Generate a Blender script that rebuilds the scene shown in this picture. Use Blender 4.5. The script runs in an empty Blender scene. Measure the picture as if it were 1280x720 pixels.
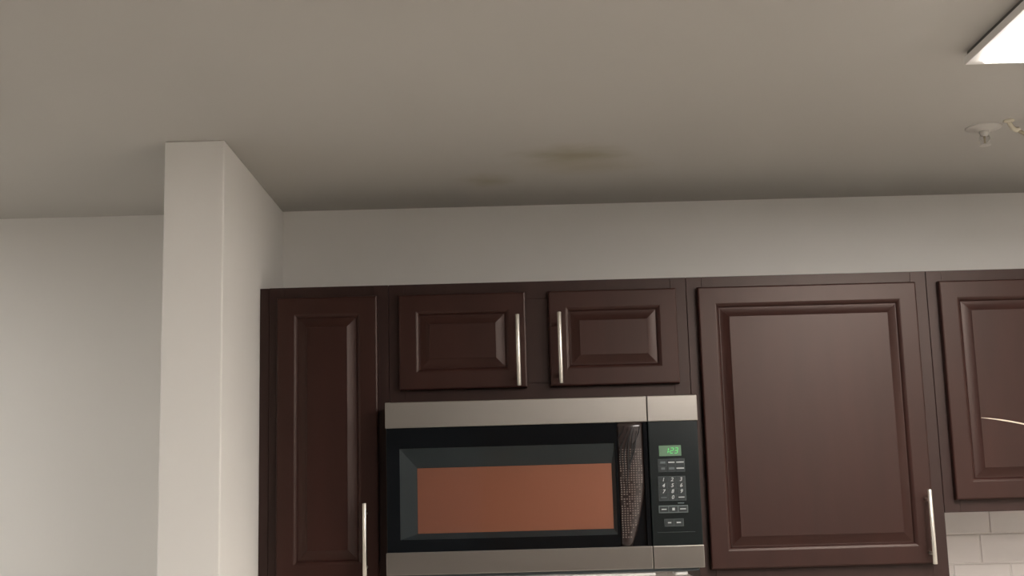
import bpy, bmesh, math, random
from mathutils import Vector, Matrix
random.seed(4)
sc = bpy.context.scene
C = sc.collection
ZO = 1.372                      # height of the bottom of the tall wall cabinets above the floor
V = Vector

# ------------------------------------------------------------------ camera
F_PX = 1543.85
yaw, pitch, roll = 0.0039, 0.1631, -0.0268
R0 = V((math.cos(yaw), -math.sin(yaw), 0)); F0 = V((math.sin(yaw), math.cos(yaw), 0)); UP = V((0, 0, 1))
FW = F0*math.cos(pitch) + UP*math.sin(pitch); U0 = -F0*math.sin(pitch) + UP*math.cos(pitch)
RC = R0*math.cos(roll) + U0*math.sin(roll); UC = -R0*math.sin(roll) + U0*math.cos(roll)
cam = bpy.data.cameras.new('camera'); cam.sensor_width = 36; cam.lens = F_PX/1280*36; cam.clip_start = 0.02
co = bpy.data.objects.new('camera', cam); C.objects.link(co)
M4 = Matrix((RC, UC, -FW)).transposed().to_4x4(); M4.translation = V((0.6283, -3.0935, 0.2374+ZO))
co.matrix_world = M4
sc.camera = co

# ------------------------------------------------------------------ world, light levels, exposure
w = bpy.data.worlds.new('world'); sc.world = w; w.use_nodes = True
w.node_tree.nodes['Background'].inputs[0].default_value = (0.75, 0.8, 0.9, 1)
w.node_tree.nodes['Background'].inputs[1].default_value = 0.05
PANEL_STRENGTH = 12.0            # radiance of the ceiling light diffusers
PANEL_COLOR = (1.0, 0.95, 0.90)
FILL_LAMP_STRENGTH = 2.6
LEFT_STRENGTH = 4.3             # the dimmer ceiling light beyond the partition
LAMP_COLOR = (1.0, 0.99, 0.97)
vs = sc.view_settings
vs.view_transform = 'Standard'; vs.look = 'None'; vs.gamma = 1; vs.use_curve_mapping = False
vs.exposure = 1.14

# ------------------------------------------------------------------ helpers
def bm_box(bm, x0, x1, y0, y1, z0, z1):
    r = bmesh.ops.create_cube(bm, size=1)
    for v in r['verts']:
        v.co = V(((x0+x1)/2+v.co.x*(x1-x0), (y0+y1)/2+v.co.y*(y1-y0), (z0+z1)/2+v.co.z*(z1-z0)))
    return r['verts']
def bevel_all(bm, w_, seg=2):
    bmesh.ops.bevel(bm, geom=bm.edges[:], offset=w_, segments=seg, affect='EDGES', profile=0.5, clamp_overlap=True)
def obj(name, bm, m, parent=None, smooth=False):
    me = bpy.data.meshes.new(name)
    bmesh.ops.recalc_face_normals(bm, faces=bm.faces[:])
    bm.to_mesh(me); bm.free()
    for p in me.polygons: p.use_smooth = smooth
    me.materials.append(m)
    o = bpy.data.objects.new(name, me); C.objects.link(o)
    if parent: o.parent = parent
    return o
def box(name, x0, x1, y0, y1, z0, z1, m, parent=None, bev=0, seg=2):
    bm = bmesh.new(); bm_box(bm, x0, x1, y0, y1, z0, z1)
    if bev: bevel_all(bm, bev, seg)
    return obj(name, bm, m, parent)
def sub(name, m, parent, verts, faces, smooth=False):
    bm = bmesh.new(); vv = [bm.verts.new(v) for v in verts]
    for f in faces: bm.faces.new([vv[i] for i in f])
    return obj(name, bm, m, parent, smooth)
def thing(name, label, cat, loc, group=None):
    o = bpy.data.objects.new(name, None); C.objects.link(o); o.location = loc
    o.empty_display_size = 0.05
    o['label'] = label; o['category'] = cat
    if group: o['group'] = group
    return o
def struct(o, label=None, cat=None):
    o['kind'] = 'structure'
    if label: o['label'] = label
    if cat: o['category'] = cat
    return o
def tube(bm, pts, r, n=8, cap=True):
    rings = []
    for i, p in enumerate(pts):
        p = V(p); a = V(pts[max(i-1, 0)]); b = V(pts[min(i+1, len(pts)-1)])
        t = (b-a).normalized(); q = t.orthogonal() if abs(t.z) > .9 else t.cross(V((0, 0, 1)))
        q.normalize(); s = t.cross(q)
        rr = r[i] if isinstance(r, (list, tuple)) else r
        rings.append([bm.verts.new(p+q*math.cos(k*2*math.pi/n)*rr+s*math.sin(k*2*math.pi/n)*rr) for k in range(n)])
    for a, b in zip(rings, rings[1:]):
        for k in range(n): bm.faces.new((a[k], a[(k+1) % n], b[(k+1) % n], b[k]))
    if cap: bm.faces.new(rings[0]); bm.faces.new(rings[-1])
def lathe(bm, prof, c, n=24):
    rings = []
    for r, z in prof:
        rings.append([bm.verts.new((c[0]+r*math.cos(k*2*math.pi/n), c[1]+r*math.sin(k*2*math.pi/n), c[2]+z)) for k in range(n)])
    for a, b in zip(rings, rings[1:]):
        for k in range(n): bm.faces.new((a[k], a[(k+1) % n], b[(k+1) % n], b[k]))
    bm.faces.new(rings[0]); bm.faces.new(rings[-1])

# ------------------------------------------------------------------ materials
def mat(name, col, rough=.5, metal=0, spec=.5, coat=0, coat_r=.1, emis=None, es=0):
    m = bpy.data.materials.new(name); m.use_nodes = True
    b = m.node_tree.nodes['Principled BSDF']
    b.inputs['Base Color'].default_value = (*col, 1); b.inputs['Roughness'].default_value = rough
    b.inputs['Metallic'].default_value = metal; b.inputs['Specular IOR Level'].default_value = spec
    b.inputs['Coat Weight'].default_value = coat; b.inputs['Coat Roughness'].default_value = coat_r
    if emis: b.inputs['Emission Color'].default_value = (*emis, 1); b.inputs['Emission Strength'].default_value = es
    return m
def noise_col(m, c1, c2, scale=(1, 1, 1), ns=5, detail=4, lo=.35, hi=.65, bump=0, bump_scale=None, rough_var=None):
    nt = m.node_tree; N = nt.nodes; L = nt.links; b = N['Principled BSDF']
    tc = N.new('ShaderNodeTexCoord'); mp = N.new('ShaderNodeMapping'); mp.inputs['Scale'].default_value = scale
    L.new(tc.outputs['Object'], mp.inputs['Vector'])
    n = N.new('ShaderNodeTexNoise'); n.inputs['Scale'].default_value = ns; n.inputs['Detail'].default_value = detail
    L.new(mp.outputs[0], n.inputs['Vector'])
    cr = N.new('ShaderNodeValToRGB'); cr.color_ramp.elements[0].position = lo; cr.color_ramp.elements[1].position = hi
    cr.color_ramp.elements[0].color = (*c1, 1); cr.color_ramp.elements[1].color = (*c2, 1)
    L.new(n.outputs['Fac'], cr.inputs[0]); L.new(cr.outputs[0], b.inputs['Base Color'])
    if bump:
        n2 = N.new('ShaderNodeTexNoise'); n2.inputs['Scale'].default_value = bump_scale or ns*8; n2.inputs['Detail'].default_value = 3
        L.new(mp.outputs[0], n2.inputs['Vector'])
        bp = N.new('ShaderNodeBump'); bp.inputs['Strength'].default_value = bump; bp.inputs['Distance'].default_value = .002
        L.new(n2.outputs['Fac'], bp.inputs['Height']); L.new(bp.outputs[0], b.inputs['Normal'])
    return m, tc, cr

M_wall, *_ = noise_col(mat('wall_paint', (.6, .57, .52), .55, spec=.3), (.80, .775, .735), (.83, .805, .765), ns=1.6, bump=.05, bump_scale=180)
# ceiling paint with two old brownish stains
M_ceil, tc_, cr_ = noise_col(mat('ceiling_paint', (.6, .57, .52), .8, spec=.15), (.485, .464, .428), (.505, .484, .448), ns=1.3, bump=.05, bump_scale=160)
def stain(m, tc, src, cx, cy, rx, ry, rot, col, amt):
    nt = m.node_tree; N = nt.nodes; L = nt.links
    mp = N.new('ShaderNodeMapping'); mp.vector_type = 'TEXTURE'
    mp.inputs['Location'].default_value = (cx, cy, 0); mp.inputs['Rotation'].default_value = (0, 0, rot); mp.inputs['Scale'].default_value = (rx, ry, 100)
    L.new(tc.outputs['Object'], mp.inputs[0])
    nz = N.new('ShaderNodeTexNoise'); nz.inputs['Scale'].default_value = 1.6; nz.inputs['Detail'].default_value = 3
    L.new(mp.outputs[0], nz.inputs['Vector'])
    ln = N.new('ShaderNodeVectorMath'); ln.operation = 'LENGTH'; L.new(mp.outputs[0], ln.inputs[0])
    a = N.new('ShaderNodeMath'); a.operation = 'MULTIPLY_ADD'; a.inputs[1].default_value = .9; L.new(nz.outputs['Fac'], a.inputs[0]); L.new(ln.outputs['Value'], a.inputs[2])
    mr = N.new('ShaderNodeMapRange'); mr.interpolation_type = 'SMOOTHSTEP'
    mr.inputs['From Min'].default_value = .35; mr.inputs['From Max'].default_value = 1.5; mr.inputs['To Min'].default_value = amt; mr.inputs['To Max'].default_value = 0
    L.new(a.outputs[0], mr.inputs['Value'])
    mx = N.new('ShaderNodeMixRGB'); mx.inputs[2].default_value = (*col, 1)
    L.new(mr.outputs[0], mx.inputs[0]); L.new(src, mx.inputs[1]); return mx.outputs[0]
s_ = stain(M_ceil, tc_, cr_.outputs[0], .80, -.20, .18, .11, -.05, (.33, .29, .20), .85)
s_ = stain(M_ceil, tc_, s_, .83, -.10, .22, .12, 0, (.41, .37, .285), .6)
s_ = stain(M_ceil, tc_, s_, .585, .03, .09, .09, 0, (.37, .325, .235), .65)
M_ceil.node_tree.links.new(s_, M_ceil.node_tree.nodes['Principled BSDF'].inputs['Base Color'])

M_floor, *_ = noise_col(mat('floor_wood', (.2, .13, .08), .4), (.36, .335, .305), (.42, .39, .355), scale=(1, 8, 1), ns=4)
M_wood, *_ = noise_col(mat('dark_cherry_wood', (.05, .02, .014), .40, spec=.38), (.0225, .0071, .0056), (.0325, .0102, .0078), scale=(5, 5, .8), ns=4, detail=5, lo=.25, hi=.75)
M_frame, *_ = noise_col(mat('dark_cherry_frame', (.05, .02, .014), .44, spec=.42), (.019, .0074, .0068), (.026, .0100, .0088), scale=(6, 6, .7), ns=5, detail=6, lo=.3, hi=.7)
M_added_door, *_ = noise_col(mat('added_unseen_brown', (.2, .1, .06), .6), (.20, .105, .065), (.24, .13, .08), ns=2)  # brown of the added unseen door, not a wall
M_wallf = mat('grey_blue_wall_paint', (.27, .28, .32), .6)
for m_ in (M_wood, M_frame): m_.node_tree.nodes['Principled BSDF'].inputs['Specular Tint'].default_value = (1, .86, .78, 1)
M_inside = mat('cabinet_underside', (.12, .08, .05), .6)
M_nickel = mat('brushed_nickel', (.86, .82, .74), .42, 1)
def brushed(name, col, rough):
    m = mat(name, col, rough, 1)
    nt = m.node_tree; N = nt.nodes; L = nt.links; b = N['Principled BSDF']
    tc = N.new('ShaderNodeTexCoord'); mp = N.new('ShaderNodeMapping'); mp.inputs['Scale'].default_value = (3, 3, 900); L.new(tc.outputs['Object'], mp.inputs[0])
    n = N.new('ShaderNodeTexNoise'); n.inputs['Scale'].default_value = 1; n.inputs['Detail'].default_value = 2; L.new(mp.outputs[0], n.inputs['Vector'])
    mr = N.new('ShaderNodeMapRange'); mr.inputs['To Min'].default_value = rough-.06; mr.inputs['To Max'].default_value = rough+.08; L.new(n.outputs['Fac'], mr.inputs[0]); L.new(mr.outputs[0], b.inputs['Roughness'])
    b.inputs['Anisotropic'].default_value = .5
    return m
M_steel = brushed('stainless_steel', (.345, .318, .287), .33)
M_black = mat('black_gloss', (.004, .005, .006), .1, spec=.28)
M_blackm = mat('black_body', (.012, .012, .013), .45)
M_panel = mat('control_panel_black', (.006, .009, .009), .25, spec=.35)
M_btn = mat('button_dark', (.02, .025, .026), .35)
M_line = mat('button_outline', (.10, .12, .12), .5)
M_print = mat('button_print', (.45, .47, .46), .5)
M_bev = mat('window_bevel_grey', (.050, .062, .068), .3)
M_lcd = mat('display_back', (.06, .10, .06), .35, emis=(.20, .36, .20), es=.10)
M_seg = mat('display_digit', (.05, .4, .08), .4, emis=(.12, 1, .2), es=.35)
M_white = mat('white_enamel', (.85, .83, .80), .4)
M_spr = mat('painted_sprinkler', (.55, .525, .485), .5)
M_cream = mat('cream_plastic', (.66, .60, .47), .45)
M_cord = mat('olive_cord', (.36, .31, .22), .5)
M_gap = mat('fixture_shadow_gap', (.12, .115, .11), .8)
M_lens = mat('light_diffuser', (.9, .88, .85), .5, emis=PANEL_COLOR, es=PANEL_STRENGTH)
M_globe = mat('fill_lamp_globe', (.9, .88, .85), .5, emis=LAMP_COLOR, es=FILL_LAMP_STRENGTH)
M_lens2 = mat('dim_light_diffuser', (.9, .88, .85), .5, emis=LAMP_COLOR, es=LEFT_STRENGTH)
M_tile, *_ = noise_col(mat('white_tile', (.6, .56, .52), .2), (.73, .675, .645), (.76, .70, .67), ns=7)
M_grout = mat('grout', (.72, .67, .635), .85)
M_streak = mat('light_streak_pale', (.80, .66, .54), .35)
# perforated oven window screen, warm reflection put into its brown colour
M_screen = mat('window_screen_brown', (.15, .058, .033), .38)
def perforate(m, c1, c2, s):
    nt = m.node_tree; N = nt.nodes; L = nt.links; b = N['Principled BSDF']
    tc = N.new('ShaderNodeTexCoord'); mp = N.new('ShaderNodeMapping'); mp.inputs['Rotation'].default_value = (math.pi/2, 0, 0); L.new(tc.outputs['Object'], mp.inputs[0])
    vo = N.new('ShaderNodeTexVoronoi'); vo.inputs['Scale'].default_value = s; vo.inputs['Randomness'].default_value = 0; vo.voronoi_dimensions = '2D'
    L.new(mp.outputs[0], vo.inputs['Vector'])
    mr = N.new('ShaderNodeMapRange'); mr.inputs['From Min'].default_value = .22; mr.inputs['From Max'].default_value = .34; L.new(vo.outputs['Distance'], mr.inputs[0])
    mx = N.new('ShaderNodeMixRGB'); mx.inputs[1].default_value = (*c1, 1); mx.inputs[2].default_value = (*c2, 1)
    L.new(mr.outputs[0], mx.inputs[0]); L.new(mx.outputs[0], b.inputs['Base Color'])
perforate(M_screen, (.50, .17, .092), (.62, .215, .12), 480)
M_grip = mat('grip_smoked_brown', (.028, .019, .017), .2)
M_bead = mat('grip_reflection_bead', (.13, .10, .085), .4)
M_refl_line = mat('grip_reflection_dark', (.004, .003, .003), .5)
# window glass: clear with a fresnel reflection
M_glass = bpy.data.materials.new('window_glass'); M_glass.use_nodes = True
nt = M_glass.node_tree; nt.nodes.remove(nt.nodes['Principled BSDF'])
tr = nt.nodes.new('ShaderNodeBsdfTransparent'); tr.inputs[0].default_value = (.93, .95, .95, 1)
gl = nt.nodes.new('ShaderNodeBsdfGlossy'); gl.inputs['Roughness'].default_value = .05
fr = nt.nodes.new('ShaderNodeFresnel'); fr.inputs[0].default_value = 1.45
ms = nt.nodes.new('ShaderNodeMixShader'); nt.links.new(fr.outputs[0], ms.inputs[0]); nt.links.new(tr.outputs[0], ms.inputs[1]); nt.links.new(gl.outputs[0], ms.inputs[2])
nt.links.new(ms.outputs[0], nt.nodes['Material Output'].inputs[0])

# ------------------------------------------------------------------ the room
D = 0.3214; H = 1.0353+ZO
XL, XR, YF = -3.0, 2.95, -6.4
struct(box('floor', XL-.1, XR+.1, YF-.1, D+.1, -.1, 0, M_floor))
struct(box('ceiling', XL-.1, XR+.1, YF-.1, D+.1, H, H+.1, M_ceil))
wall_back = struct(box('wall_back', XL-.1, XR+.1, D, D+.1, 0, H, M_wall))
struct(box('wall_left', XL-.1, XL, YF, D, 0, H, M_wall))
struct(box('wall_right', XR, XR+.1, YF, D, 0, H, M_wall))
struct(box('wall_front', XL-.1, XR+.1, YF-.1, YF, 0, H, M_wallf))
do = struct(box('door_added_unseen', .40, 1.95, YF, YF+.045, 0, 2.10, M_added_door, None, .003))  # added unseen door, brown so it shows in the microwave glass reflection
for a, b in ((.50, 1.12), (1.23, 1.85)):
    for c, d in ((.2, .95), (1.1, 1.98)): box('door_added_panel', a, b, YF+.0455, YF+.058, c, d, M_added_door, do, .008)
struct(box('wall_partition', -.134, 0, -.402, D, 0, H, M_wall, bev=.003))

# subway tile backsplash under the cabinets: each tile its own piece of the back wall
PX, PZ, TG = .1549, .0787, .0028
box('grout_bed', .002, XR-.002, D-.004, D, ZO-.3, ZO+.1565, M_grout, wall_back)
tile_me = {}
def tile(x0, x1, z0, z1):
    k = (round(x1-x0, 4), round(z1-z0, 4))
    if k not in tile_me:
        bm = bmesh.new(); bm_box(bm, 0, x1-x0, -.007, 0, 0, z1-z0)
        ed = [e for e in bm.edges if all(abs(v.co.y+.007) < 1e-6 for v in e.verts)]
        bmesh.ops.bevel(bm, geom=ed, offset=.0016, segments=1, affect='EDGES')
        bmesh.ops.recalc_face_normals(bm, faces=bm.faces[:])
        me = bpy.data.meshes.new('tile'); bm.to_mesh(me); bm.free(); me.materials.append(M_tile); tile_me[k] = me
    o = bpy.data.objects.new('tile', tile_me[k]); C.objects.link(o); o.parent = wall_back
    o.location = (x0, D+.0012+random.uniform(-.0004, .0004), z0)
offs = {0: 1.9185, 1: 1.889, 2: 1.966, 3: 1.893, 4: 1.96}
for r in range(5):
    z1 = ZO+.0905-(r-1)*PZ-TG/2; z0 = z1-PZ+TG
    xmin = .002
    if r == 0: z1 = ZO+.156; z0 = ZO+.0905+TG/2; xmin = 1.695
    k0 = offs[r] % PX
    xs = [k0+i*PX for i in range(-1, 22)]
    for a in xs:
        x0, x1 = max(a+TG/2, xmin), min(a+PX-TG/2, XR-.002)
        if x1-x0 > .012: tile(x0, x1, z0, z1)

# ------------------------------------------------------------------ cabinets
def bar_pull(parent, x, z0, z1, yd):
    """flat-ended round bar pull with two posts, standing off the door face at y = yd"""
    bm = bmesh.new(); y = yd-.032; r = .0052
    tube(bm, [(x, y, z0), (x, y, z0+.0012), (x, y, z1-.0012), (x, y, z1)], [r-.001, r, r, r-.001], 14)
    for z in (z0+.025, z1-.025): tube(bm, [(x, yd, z), (x, y, z)], .0042, 10)
    return obj('handle', bm, M_nickel, parent, True)
PROF = [(0, -.004), (.0012, -.0012), (.004, 0), (.0425, 0), (.0450, -.0006), (.0480, -.0020), (.0505, -.0042), (.0520, -.0068), (.0527, -.0082), (.0540, -.0083)]
for i in range(1, 11):           # cove rising from the groove to the raised field
    u = i/10; PROF.append((.0540+.0220*u, -.0083+.0026*u+.0044*u*u))
PROF.append((.0766, -.0005))
def cab_door(parent, x0, x1, z0, z1, th=.0195, wpan=None):
    """raised-panel door: nested rectangular rings follow the routed profile"""
    bm = bmesh.new(); yf = -.0005-th
    def ring(d, y): return [bm.verts.new(p) for p in ((x0+d, y, z0+d), (x1-d, y, z0+d), (x1-d, y, z1-d), (x0+d, y, z1-d))]
    rings = [ring(0, -.0005)]+[ring(d, yf-dy) for d, dy in PROF]
    for a, b in zip(rings, rings[1:]):
        for k in range(4): bm.faces.new((a[k], a[(k+1) % 4], b[(k+1) % 4], b[k]))
    bm.faces.new(rings[0]); bm.faces.new(rings[-1])
    o = obj('door', bm, M_wood, parent)
    return o
def cabinet(label, x0, x1, z0, z1, doors, group='dark wall cabinets'):
    t = thing('wall_cabinet', label, 'cabinet', (0, 0, ZO), group)
    t.location = (0, 0, ZO)
    g = .0004
    bm = bmesh.new(); bm_box(bm, x0+g+.001, x1-g-.001, .0195, D-.0005, z0+.012, z1-.001)
    obj('carcass', bm, M_wood, t)
    sw = .040
    # face frame: two stiles, two rails
    box('stile', x0+g, x0+sw, 0, .0195, z0, z1, M_frame, t, .0008, 1)
    box('stile', x1-sw, x1-g, 0, .0195, z0, z1, M_frame, t, .0008, 1)
    box('rail', x0+sw, x1-sw, .0002, .0195, z1-.045, z1, M_frame, t, .0005, 1)
    box('rail', x0+sw, x1-sw, .0002, .0195, z0, z0+.045, M_frame, t, .0005, 1)
    if len(doors) > 1:
        xm = (doors[0][1]+doors[1][0])/2
        box('stile', xm-.04, xm+.04, .0001, .0195, z0+.045, z1-.045, M_frame, t, .0005, 1)
    for (a, b, c, d, hx, h0, h1) in doors:
        dd = cab_door(t, a, b, c, d)
        if hx is not None: bar_pull(dd, hx, h0, h1, -.02)
    return t
T = .762; TD = T-.029
X1, X3, X4, XE = .3265, 1.0815, 1.6915, 2.3015
c1 = cabinet('narrow tall dark brown cabinet with one door beside the white partition wall', .0245, X1, 0, T, [(.047, .2995, .030, TD, .268, .040, .2184)])
box('filler_strip', .0005, .0241, .004, .0195, 0, T, M_frame, c1, .0008, 1)
c2 = cabinet('short wide dark brown cabinet with two small doors above the microwave', X1, X3, .459, T,
             [(.3535, .6725, .4925, TD, .6515, .494, .672), (.7306, 1.0531, .4925, TD, .7555, .497, .675)])
c3 = cabinet('large single-door brown cabinet directly right of the microwave', X3, X4, 0, T, [(1.1073, 1.6586, .0367, TD, 1.6412, .0375, .2155)])
c4 = cabinet('shorter brown cabinet above white tiles at right edge of photo', X4, XE, .1573, T, [(1.717, 2.274, .1876, TD, 2.255, .20, .378)])
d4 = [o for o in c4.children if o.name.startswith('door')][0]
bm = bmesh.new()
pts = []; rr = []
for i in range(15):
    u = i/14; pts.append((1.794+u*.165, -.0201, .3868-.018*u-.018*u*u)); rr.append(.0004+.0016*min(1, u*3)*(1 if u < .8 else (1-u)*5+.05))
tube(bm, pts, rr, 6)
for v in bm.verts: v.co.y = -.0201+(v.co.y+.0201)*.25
obj('light_streak', bm, M_streak, d4, True)  # light streak on the door, put in as a pale raised sliver

# ------------------------------------------------------------------ microwave
mw = thing('microwave', 'black and stainless over-the-range microwave with green display, mounted under the short cabinet', 'microwave', (0, 0, ZO))
MX0, MX1, MZ0, MZ1, YM = .324, 1.081, .047, .4575, -.092
SX = .9588
box('body', MX0+.006, MX1-.006, -.058, D-.0005, MZ0+.004, .4565, M_blackm, mw, .003)
box('base_pan', MX0+.01, MX1-.012, -.082, D-.03, MZ0-.0075, MZ0+.003, M_bev, mw, .002)
for a, b in ((.60, .965), (1.012, 1.042)): box('lamp_cover', a, b, -.075, -.01, MZ0-.018, MZ0-.008, M_white, mw, .004, 3)
# door
dr = box('door', MX0+.0005, SX-.0005, YM+.016, -.0585, MZ0+.001, MZ1-.001, M_blackm, mw, .002)
box('top_band', MX0, SX-.0008, YM, YM+.0155, .3951, MZ1, M_steel, dr, .0018)
box('bottom_band', MX0, SX-.0008, YM, YM+.0155, MZ0, .1000, M_steel, dr, .0018)
yb = YM+.003
GX0, GX1 = .884, .9475
WX0, WX1, WZ0, WZ1 = .358, .877, .129, .3455
SX0, SX1, SZ0, SZ1 = .399, .869, .1425, .2985
Z0d, Z1d = .1003, .3948
bm = bmesh.new()
for q in ((MX0+.003, WX0, Z0d, Z1d), (WX1, GX0, Z0d, Z1d), (WX0, WX1, Z0d, WZ0), (WX0, WX1, WZ1, Z1d), (GX1, SX-.002, Z0d, Z1d)):
    bm_box(bm, q[0], q[1], yb, yb+.0125, q[2], q[3])
bmesh.ops.remove_doubles(bm, verts=bm.verts[:], dist=1e-6)
obj('door_border', bm, M_black, dr)
ya, yc = yb+.001, yb+.009
o4 = [(WX0, ya, WZ0), (WX1, ya, WZ0), (WX1, ya, WZ1), (WX0, ya, WZ1)]
i4 = [(SX0, yc, SZ0), (SX1, yc, SZ0), (SX1, yc, SZ1), (SX0, yc, SZ1)]
b4 = [(x, yb+.0122, z) for x, y, z in o4]
sub('window_frame', M_bev, dr, o4+i4+b4, [(k, (k+1) % 4, 4+(k+1) % 4, 4+k) for k in range(4)]+[(k, (k+1) % 4, 8+(k+1) % 4, 8+k) for k in range(4)])
box('window_screen', SX0+.0005, SX1-.0005, yc+.0005, yc+.003, SZ0+.0005, SZ1-.0005, M_screen, dr)
box('window_glass', WX0+.0005, WX1-.0005, yb-.0005, yb+.0005, WZ0+.0005, WZ1-.0005, M_glass, dr)
# curved finger grip at the opening edge of the door
def grip_right(z):
    t = (Z1d-z)/(Z1d-Z0d)
    return GX1-.001-.036*max(0, (t-.42)/.58)**1.8
def grip_y(x, z):
    a = (x-GX0)/(grip_right(z)-GX0)
    return yb+.004-.0075*math.sin(math.pi*min(max(a, 0), 1))**.8
bm = bmesh.new(); NZ, NX = 26, 10; gr = []
for j in range(NZ+1):
    z = Z0d+.0005+(Z1d-Z0d-.001)*j/NZ; row = []
    for i in range(NX+1):
        x = GX0+(grip_right(z)-GX0)*i/NX
        row.append(bm.verts.new((x, grip_y(x, z), z)))
    gr.append(row)
for j in range(NZ):
    for i in range(NX): bm.faces.new((gr[j][i], gr[j][i+1], gr[j+1][i+1], gr[j+1][i]))
ext = bmesh.ops.extrude_face_region(bm, geom=bm.faces[:])
for v in [e for e in ext['geom'] if isinstance(e, bmesh.types.BMVert)]: v.co.y = yb+.0124
grip = obj('door_grip', bm, M_grip, dr, False)
for p in grip.data.polygons: p.use_smooth = abs(p.normal.y) > .3
box('grip_backing', GX0, GX1, yb+.0085, yb+.0124, Z0d, Z1d, M_black, dr)
bm = bmesh.new()
for j in range(38):
    z = Z0d+.022+j*.0056
    for i in range(9):
        x = GX0+.006+i*.0062+.0004*math.sin(j*.7)
        if x > grip_right(z)-.006: continue
        if random.random() < .12: continue
        y = grip_y(x, z)
        vs_ = bm_box(bm, x-.0016, x+.0016, y-.0006, y+.0008, z-.0014, z+.0014)
ob = obj('grip_mesh_reflection', bm, M_bead, dr); ob['kind'] = 'stuff'  # dotted mesh reflection on the grip, built as small pale beads
for k in range(7):  # reflected branch lines, built as thin dark tubes on the grip
    bm = bmesh.new(); pts = []
    xa = GX0+.008+.0065*k; za = .386-.006*(k % 3); L_ = (.05, .09, .12, .16, .12, .10, .07)[k]
    for i in range(9):
        u = i/8; z = za-L_*u; x = xa+.020*(1-u)**1.6-.010+.003*math.sin(u*7+k)
        x = min(max(x, GX0+.003), grip_right(z)-.003)
        pts.append((x, grip_y(x, z)-.0012, z))
    tube(bm, pts, [.0006+.0012*(1-abs(2*i/8-1)) for i in range(9)], 5)
    obj('grip_reflection_line', bm, M_refl_line, dr, True)
# control panel
cp = box('control_panel', SX+.0008, MX1-.001, YM+.004, -.0585, MZ0+.001, MZ1-.001, M_panel, mw, .0018)
box('top_band', SX+.0008, MX1, YM, YM+.0155, .3951, MZ1, M_steel, cp, .0018)
box('bottom_band', SX+.0008, MX1, YM, YM+.0155, MZ0, .1000, M_steel, cp, .0018)
yp = YM+.004
box('lower_seam', .972, 1.062, yp-.0004, yp+.001, .1305, .1318, M_btn, cp)
def rbox(name, x0, x1, z0, z1, y0, y1, m, r=.0015):
    return box(name, x0, x1, y0, y1, z0, z1, m, cp, min(r, (y1-y0)*.45), 1)
rbox('display', .9838, 1.0376, .3112, .3370, yp-.0012, yp+.001, M_lcd)
SEG = {'1': 'bc', '2': 'abged', '3': 'abgcd'}
def seg_digit(ch, x, z, wd, ht, sl=.18):
    bm = bmesh.new(); s = .0011
    P = {'a': (0, ht, wd, ht), 'g': (0, ht/2, wd, ht/2), 'd': (0, 0, wd, 0), 'f': (0, ht/2, 0, ht), 'e': (0, 0, 0, ht/2), 'b': (wd, ht/2, wd, ht), 'c': (wd, 0, wd, ht/2)}
    for k in SEG[ch]:
        a, b, c, d = P[k]; m_ = .0006
        if b == d: a += m_; c -= m_; vv = bm_box(bm, a, c, 0, .0004, b-s/2, b+s/2)
        else: b += m_; d -= m_; vv = bm_box(bm, a-s/2, a+s/2, 0, .0004, b, d)
    for v in bm.verts: v.co = V((x+v.co.x+v.co.z*sl, yp-.0017+v.co.y, z+v.co.z))
    obj('display_digit', bm, M_seg, cp)
seg_digit('1', .9990, .3180, .0058, .0125); seg_digit('2', 1.0105, .3180, .0068, .0125); seg_digit('3', 1.0210, .3180, .0068, .0125)
bm = bmesh.new()
for z in (.3212, .3268): bm_box(bm, 1.0068, 1.0081, yp-.0017, yp-.0013, z, z+.0014)
obj('display_colon', bm, M_seg, cp)
def text_mesh(s, x, z, size, shear=.25):
    cu = bpy.data.curves.new('t', 'FONT'); cu.body = s; cu.size = size; cu.align_x = 'CENTER'; cu.align_y = 'CENTER'; cu.shear = shear; cu.extrude = .0001; cu.offset = .0002
    cu.resolution_u = 3
    to = bpy.data.objects.new('t', cu); C.objects.link(to); bpy.context.view_layer.update()
    dg = bpy.context.evaluated_depsgraph_get(); me = bpy.data.meshes.new_from_object(to.evaluated_get(dg))
    bpy.data.objects.remove(to); bpy.data.curves.remove(cu)
    me.transform(Matrix.Translation((x, yp-.0022, z)) @ Matrix.Rotation(math.pi/2, 4, 'X'))
    me.name = 'button_print'; me.materials.clear(); me.materials.append(M_print)
    o = bpy.data.objects.new('button_digit', me); C.objects.link(o); o.parent = cp
def dash(x, z, wd, m=M_print, ht=.0022):
    box('button_print', x-wd/2, x+wd/2, yp-.0022, yp-.0018, z-ht/2, z+ht/2, m, cp)
def grid(x0, x1, z0, z1, nx, nz, edge, gap=.0010):
    box('button_surround', x0-.0012, x1+.0012, yp-.0006, yp+.001, z0-.0012, z1+.0012, edge, cp, .0005, 1)
    cw, ch = (x1-x0)/nx, (z1-z0)/nz; cs = []
    for j in range(nz):
        for i in range(nx):
            a = x0+i*cw; b = z1-(j+1)*ch
            rbox('button', a+gap/2, a+cw-gap/2, b+gap/2, b+ch-gap/2, yp-.0018, yp, M_btn)
            cs.append((a+cw/2, b+ch/2))
    return cs
M_edge2 = mat('button_outline_soft', (.045, .055, .055), .5)
cs = grid(.9815, 1.0435, .2745, .3035, 3, 2, M_edge2, .0007)
for i, (x, z) in enumerate(cs): dash(x, z, (.012, .015, .018, .009, .013, .018)[i], M_print if i in (1, 2, 5) else M_line, .0024 if i in (1, 2, 5) else .0050)
cs = grid(.9800, 1.0435, .2060, .2622, 3, 4, M_edge2)
for i, (x, z) in enumerate(cs):
    if i < 9: text_mesh(str(i+1), x, z, .0125)
    elif i == 10: text_mesh('0', x, z, .0125)
    else: dash(x, z, .014, M_line if i == 9 else M_print, .002)
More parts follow.
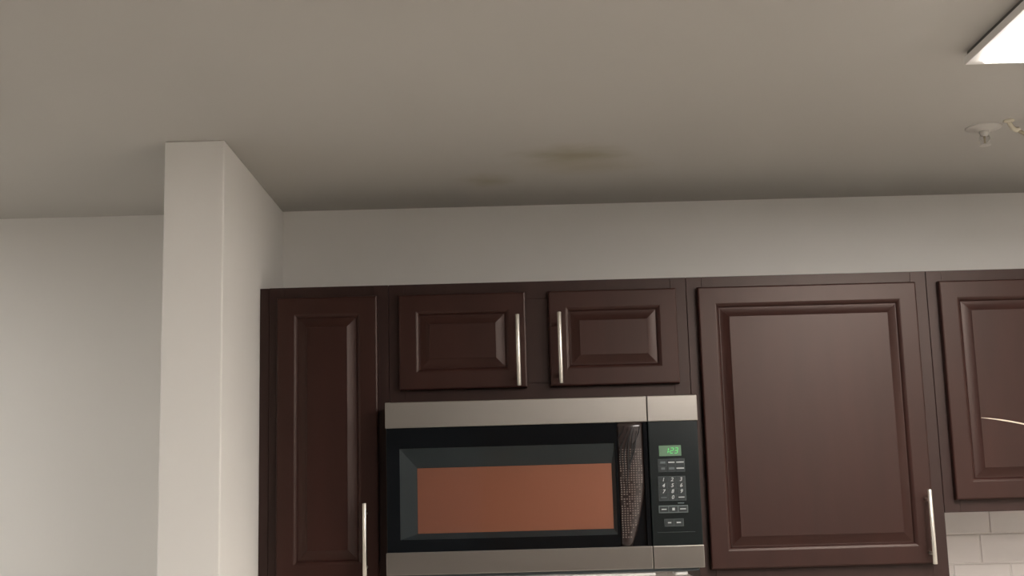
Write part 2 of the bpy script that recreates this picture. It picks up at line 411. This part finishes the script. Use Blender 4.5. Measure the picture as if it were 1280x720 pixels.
dash(1.031, .1992, .015, M_line, .002)
cs = grid(.9785, 1.0465, .1775, .1930, 3, 1, M_line, .0022)
for i, (x, z) in enumerate(cs): dash(x, z, (.012, .006, .014)[i], M_print, (.0024, .006, .0024)[i])
cs = grid(.9905, 1.0345, .1455, .1615, 2, 1, M_edge2)
for i, (x, z) in enumerate(cs): dash(x, z, (.008, .010)[i], M_print, .0026)

# ------------------------------------------------------------------ ceiling lights
def ceiling_light(label, x0, y1, wx, wy, lens):
    t = thing('ceiling_light', label, 'ceiling light', (x0+wx/2, y1-wy/2, H), 'flat rectangular ceiling lights')
    hx, hy = wx/2, wy/2; h = .024
    box('shadow_gap', -hx+.004, hx-.004, -hy+.004, hy-.004, -.009, 0, M_gap, t)  # dark strip standing in for the shadow gap above the frame
    bm = bmesh.new()
    a = .024
    for q in ((-hx, -hx+a, -hy, hy), (hx-a, hx, -hy, hy), (-hx+a, hx-a, -hy, -hy+a), (-hx+a, hx-a, hy-a, hy)):
        bm_box(bm, q[0], q[1], q[2], q[3], -h, -.009)
    bmesh.ops.remove_doubles(bm, verts=bm.verts[:], dist=1e-6)
    obj('frame', bm, M_white, t)
    bm = bmesh.new(); bm_box(bm, -hx+a+.0005, hx-a-.0005, -hy+a+.0005, hy-a-.0005, -h-.007, -.0095); bevel_all(bm, .003, 2)
    obj('diffuser', bm, lens, t)
    return t
ceiling_light('bright white rectangular ceiling light at the upper right corner', 1.506, -.855, .61, 1.22, M_lens)
ceiling_light('added unseen rectangular ceiling light in row behind the upper right one', 1.506, -2.75, .61, 1.22, M_lens)  # added out of view to brighten the back wall
ceiling_light('matching rectangular ceiling light in the room beyond the partition wall', -1.95, -.45, .61, 1.22, M_lens2)
fl = thing('fill_floor_lamp', 'added unseen floor lamp with white globe shade left of the partition wall', 'lamp', (-1.35, -.90, 0))  # added out of view as fill for the ceiling at the left
bm = bmesh.new(); lathe(bm, [(.14, 0), (.14, .015), (.12, .025), (.015, .032)], (0, 0, 0)); obj('base', bm, M_blackm, fl, True)  # base of the added unseen fill lamp
bm = bmesh.new(); tube(bm, [(0, 0, .03), (0, 0, .75)], .011, 12); obj('fill_lamp_pole', bm, M_nickel, fl, True)
bm = bmesh.new(); lathe(bm, [(.17*math.sin(a_)+.001, 0.90-.17*math.cos(a_)) for a_ in [math.pi*i/16 for i in range(17)]], (0, 0, 0)); obj('fill_lamp_shade', bm, M_globe, fl, True)

# ------------------------------------------------------------------ sprinkler and hook with cord
sp = thing('fire_sprinkler', 'small white fire sprinkler head on the ceiling near the light', 'sprinkler', (1.735, -.345, H))
bm = bmesh.new(); lathe(bm, [(.041, 0), (.041, -.001), (.036, -.0025), (.024, -.004), (.015, -.009)], (0, 0, 0)); obj('escutcheon', bm, M_spr, sp, True)
bm = bmesh.new(); lathe(bm, [(.011, -.008), (.011, -.016), (.008, -.018), (.008, -.021)], (0, 0, 0), 12); obj('body', bm, M_spr, sp, True)
for s in (-1, 1):
    bm = bmesh.new(); tube(bm, [(s*.008, 0, -.018), (s*.012, 0, -.026), (s*.010, 0, -.034), (s*.003, 0, -.041)], .0022, 8); obj('arm', bm, M_spr, sp, True)
bm = bmesh.new(); tube(bm, [(0, 0, -.020), (0, 0, -.038)], .0026, 8); obj('bulb', bm, M_cord, sp, True)
bm = bmesh.new(); lathe(bm, [(.004, -.039), (.013, -.041), (.013, -.0425), (.004, -.044)], (0, 0, 0), 16); obj('deflector', bm, M_spr, sp)
hk = thing('cord_hook', 'cream ceiling hook holding an olive cord beside the sprinkler', 'hook', (1.772, -.40, H))
bm = bmesh.new(); lathe(bm, [(.012, 0), (.012, -.003), (.006, -.006)], (0, 0, 0), 16); obj('base', bm, M_cream, hk, True)
bm = bmesh.new(); tube(bm, [(0, 0, -.004), (.002, 0, -.011), (.008, 0, -.020), (.015, 0, -.024), (.021, 0, -.021)], .0055, 8); obj('hook', bm, M_cream, hk, True)
bm = bmesh.new(); tube(bm, [(.010+.27*u, .02*u, -.019-.05*u-.12*u*(1-u)) for u in [i/16 for i in range(17)]], .0045, 8); obj('cord', bm, M_cord, hk, True)
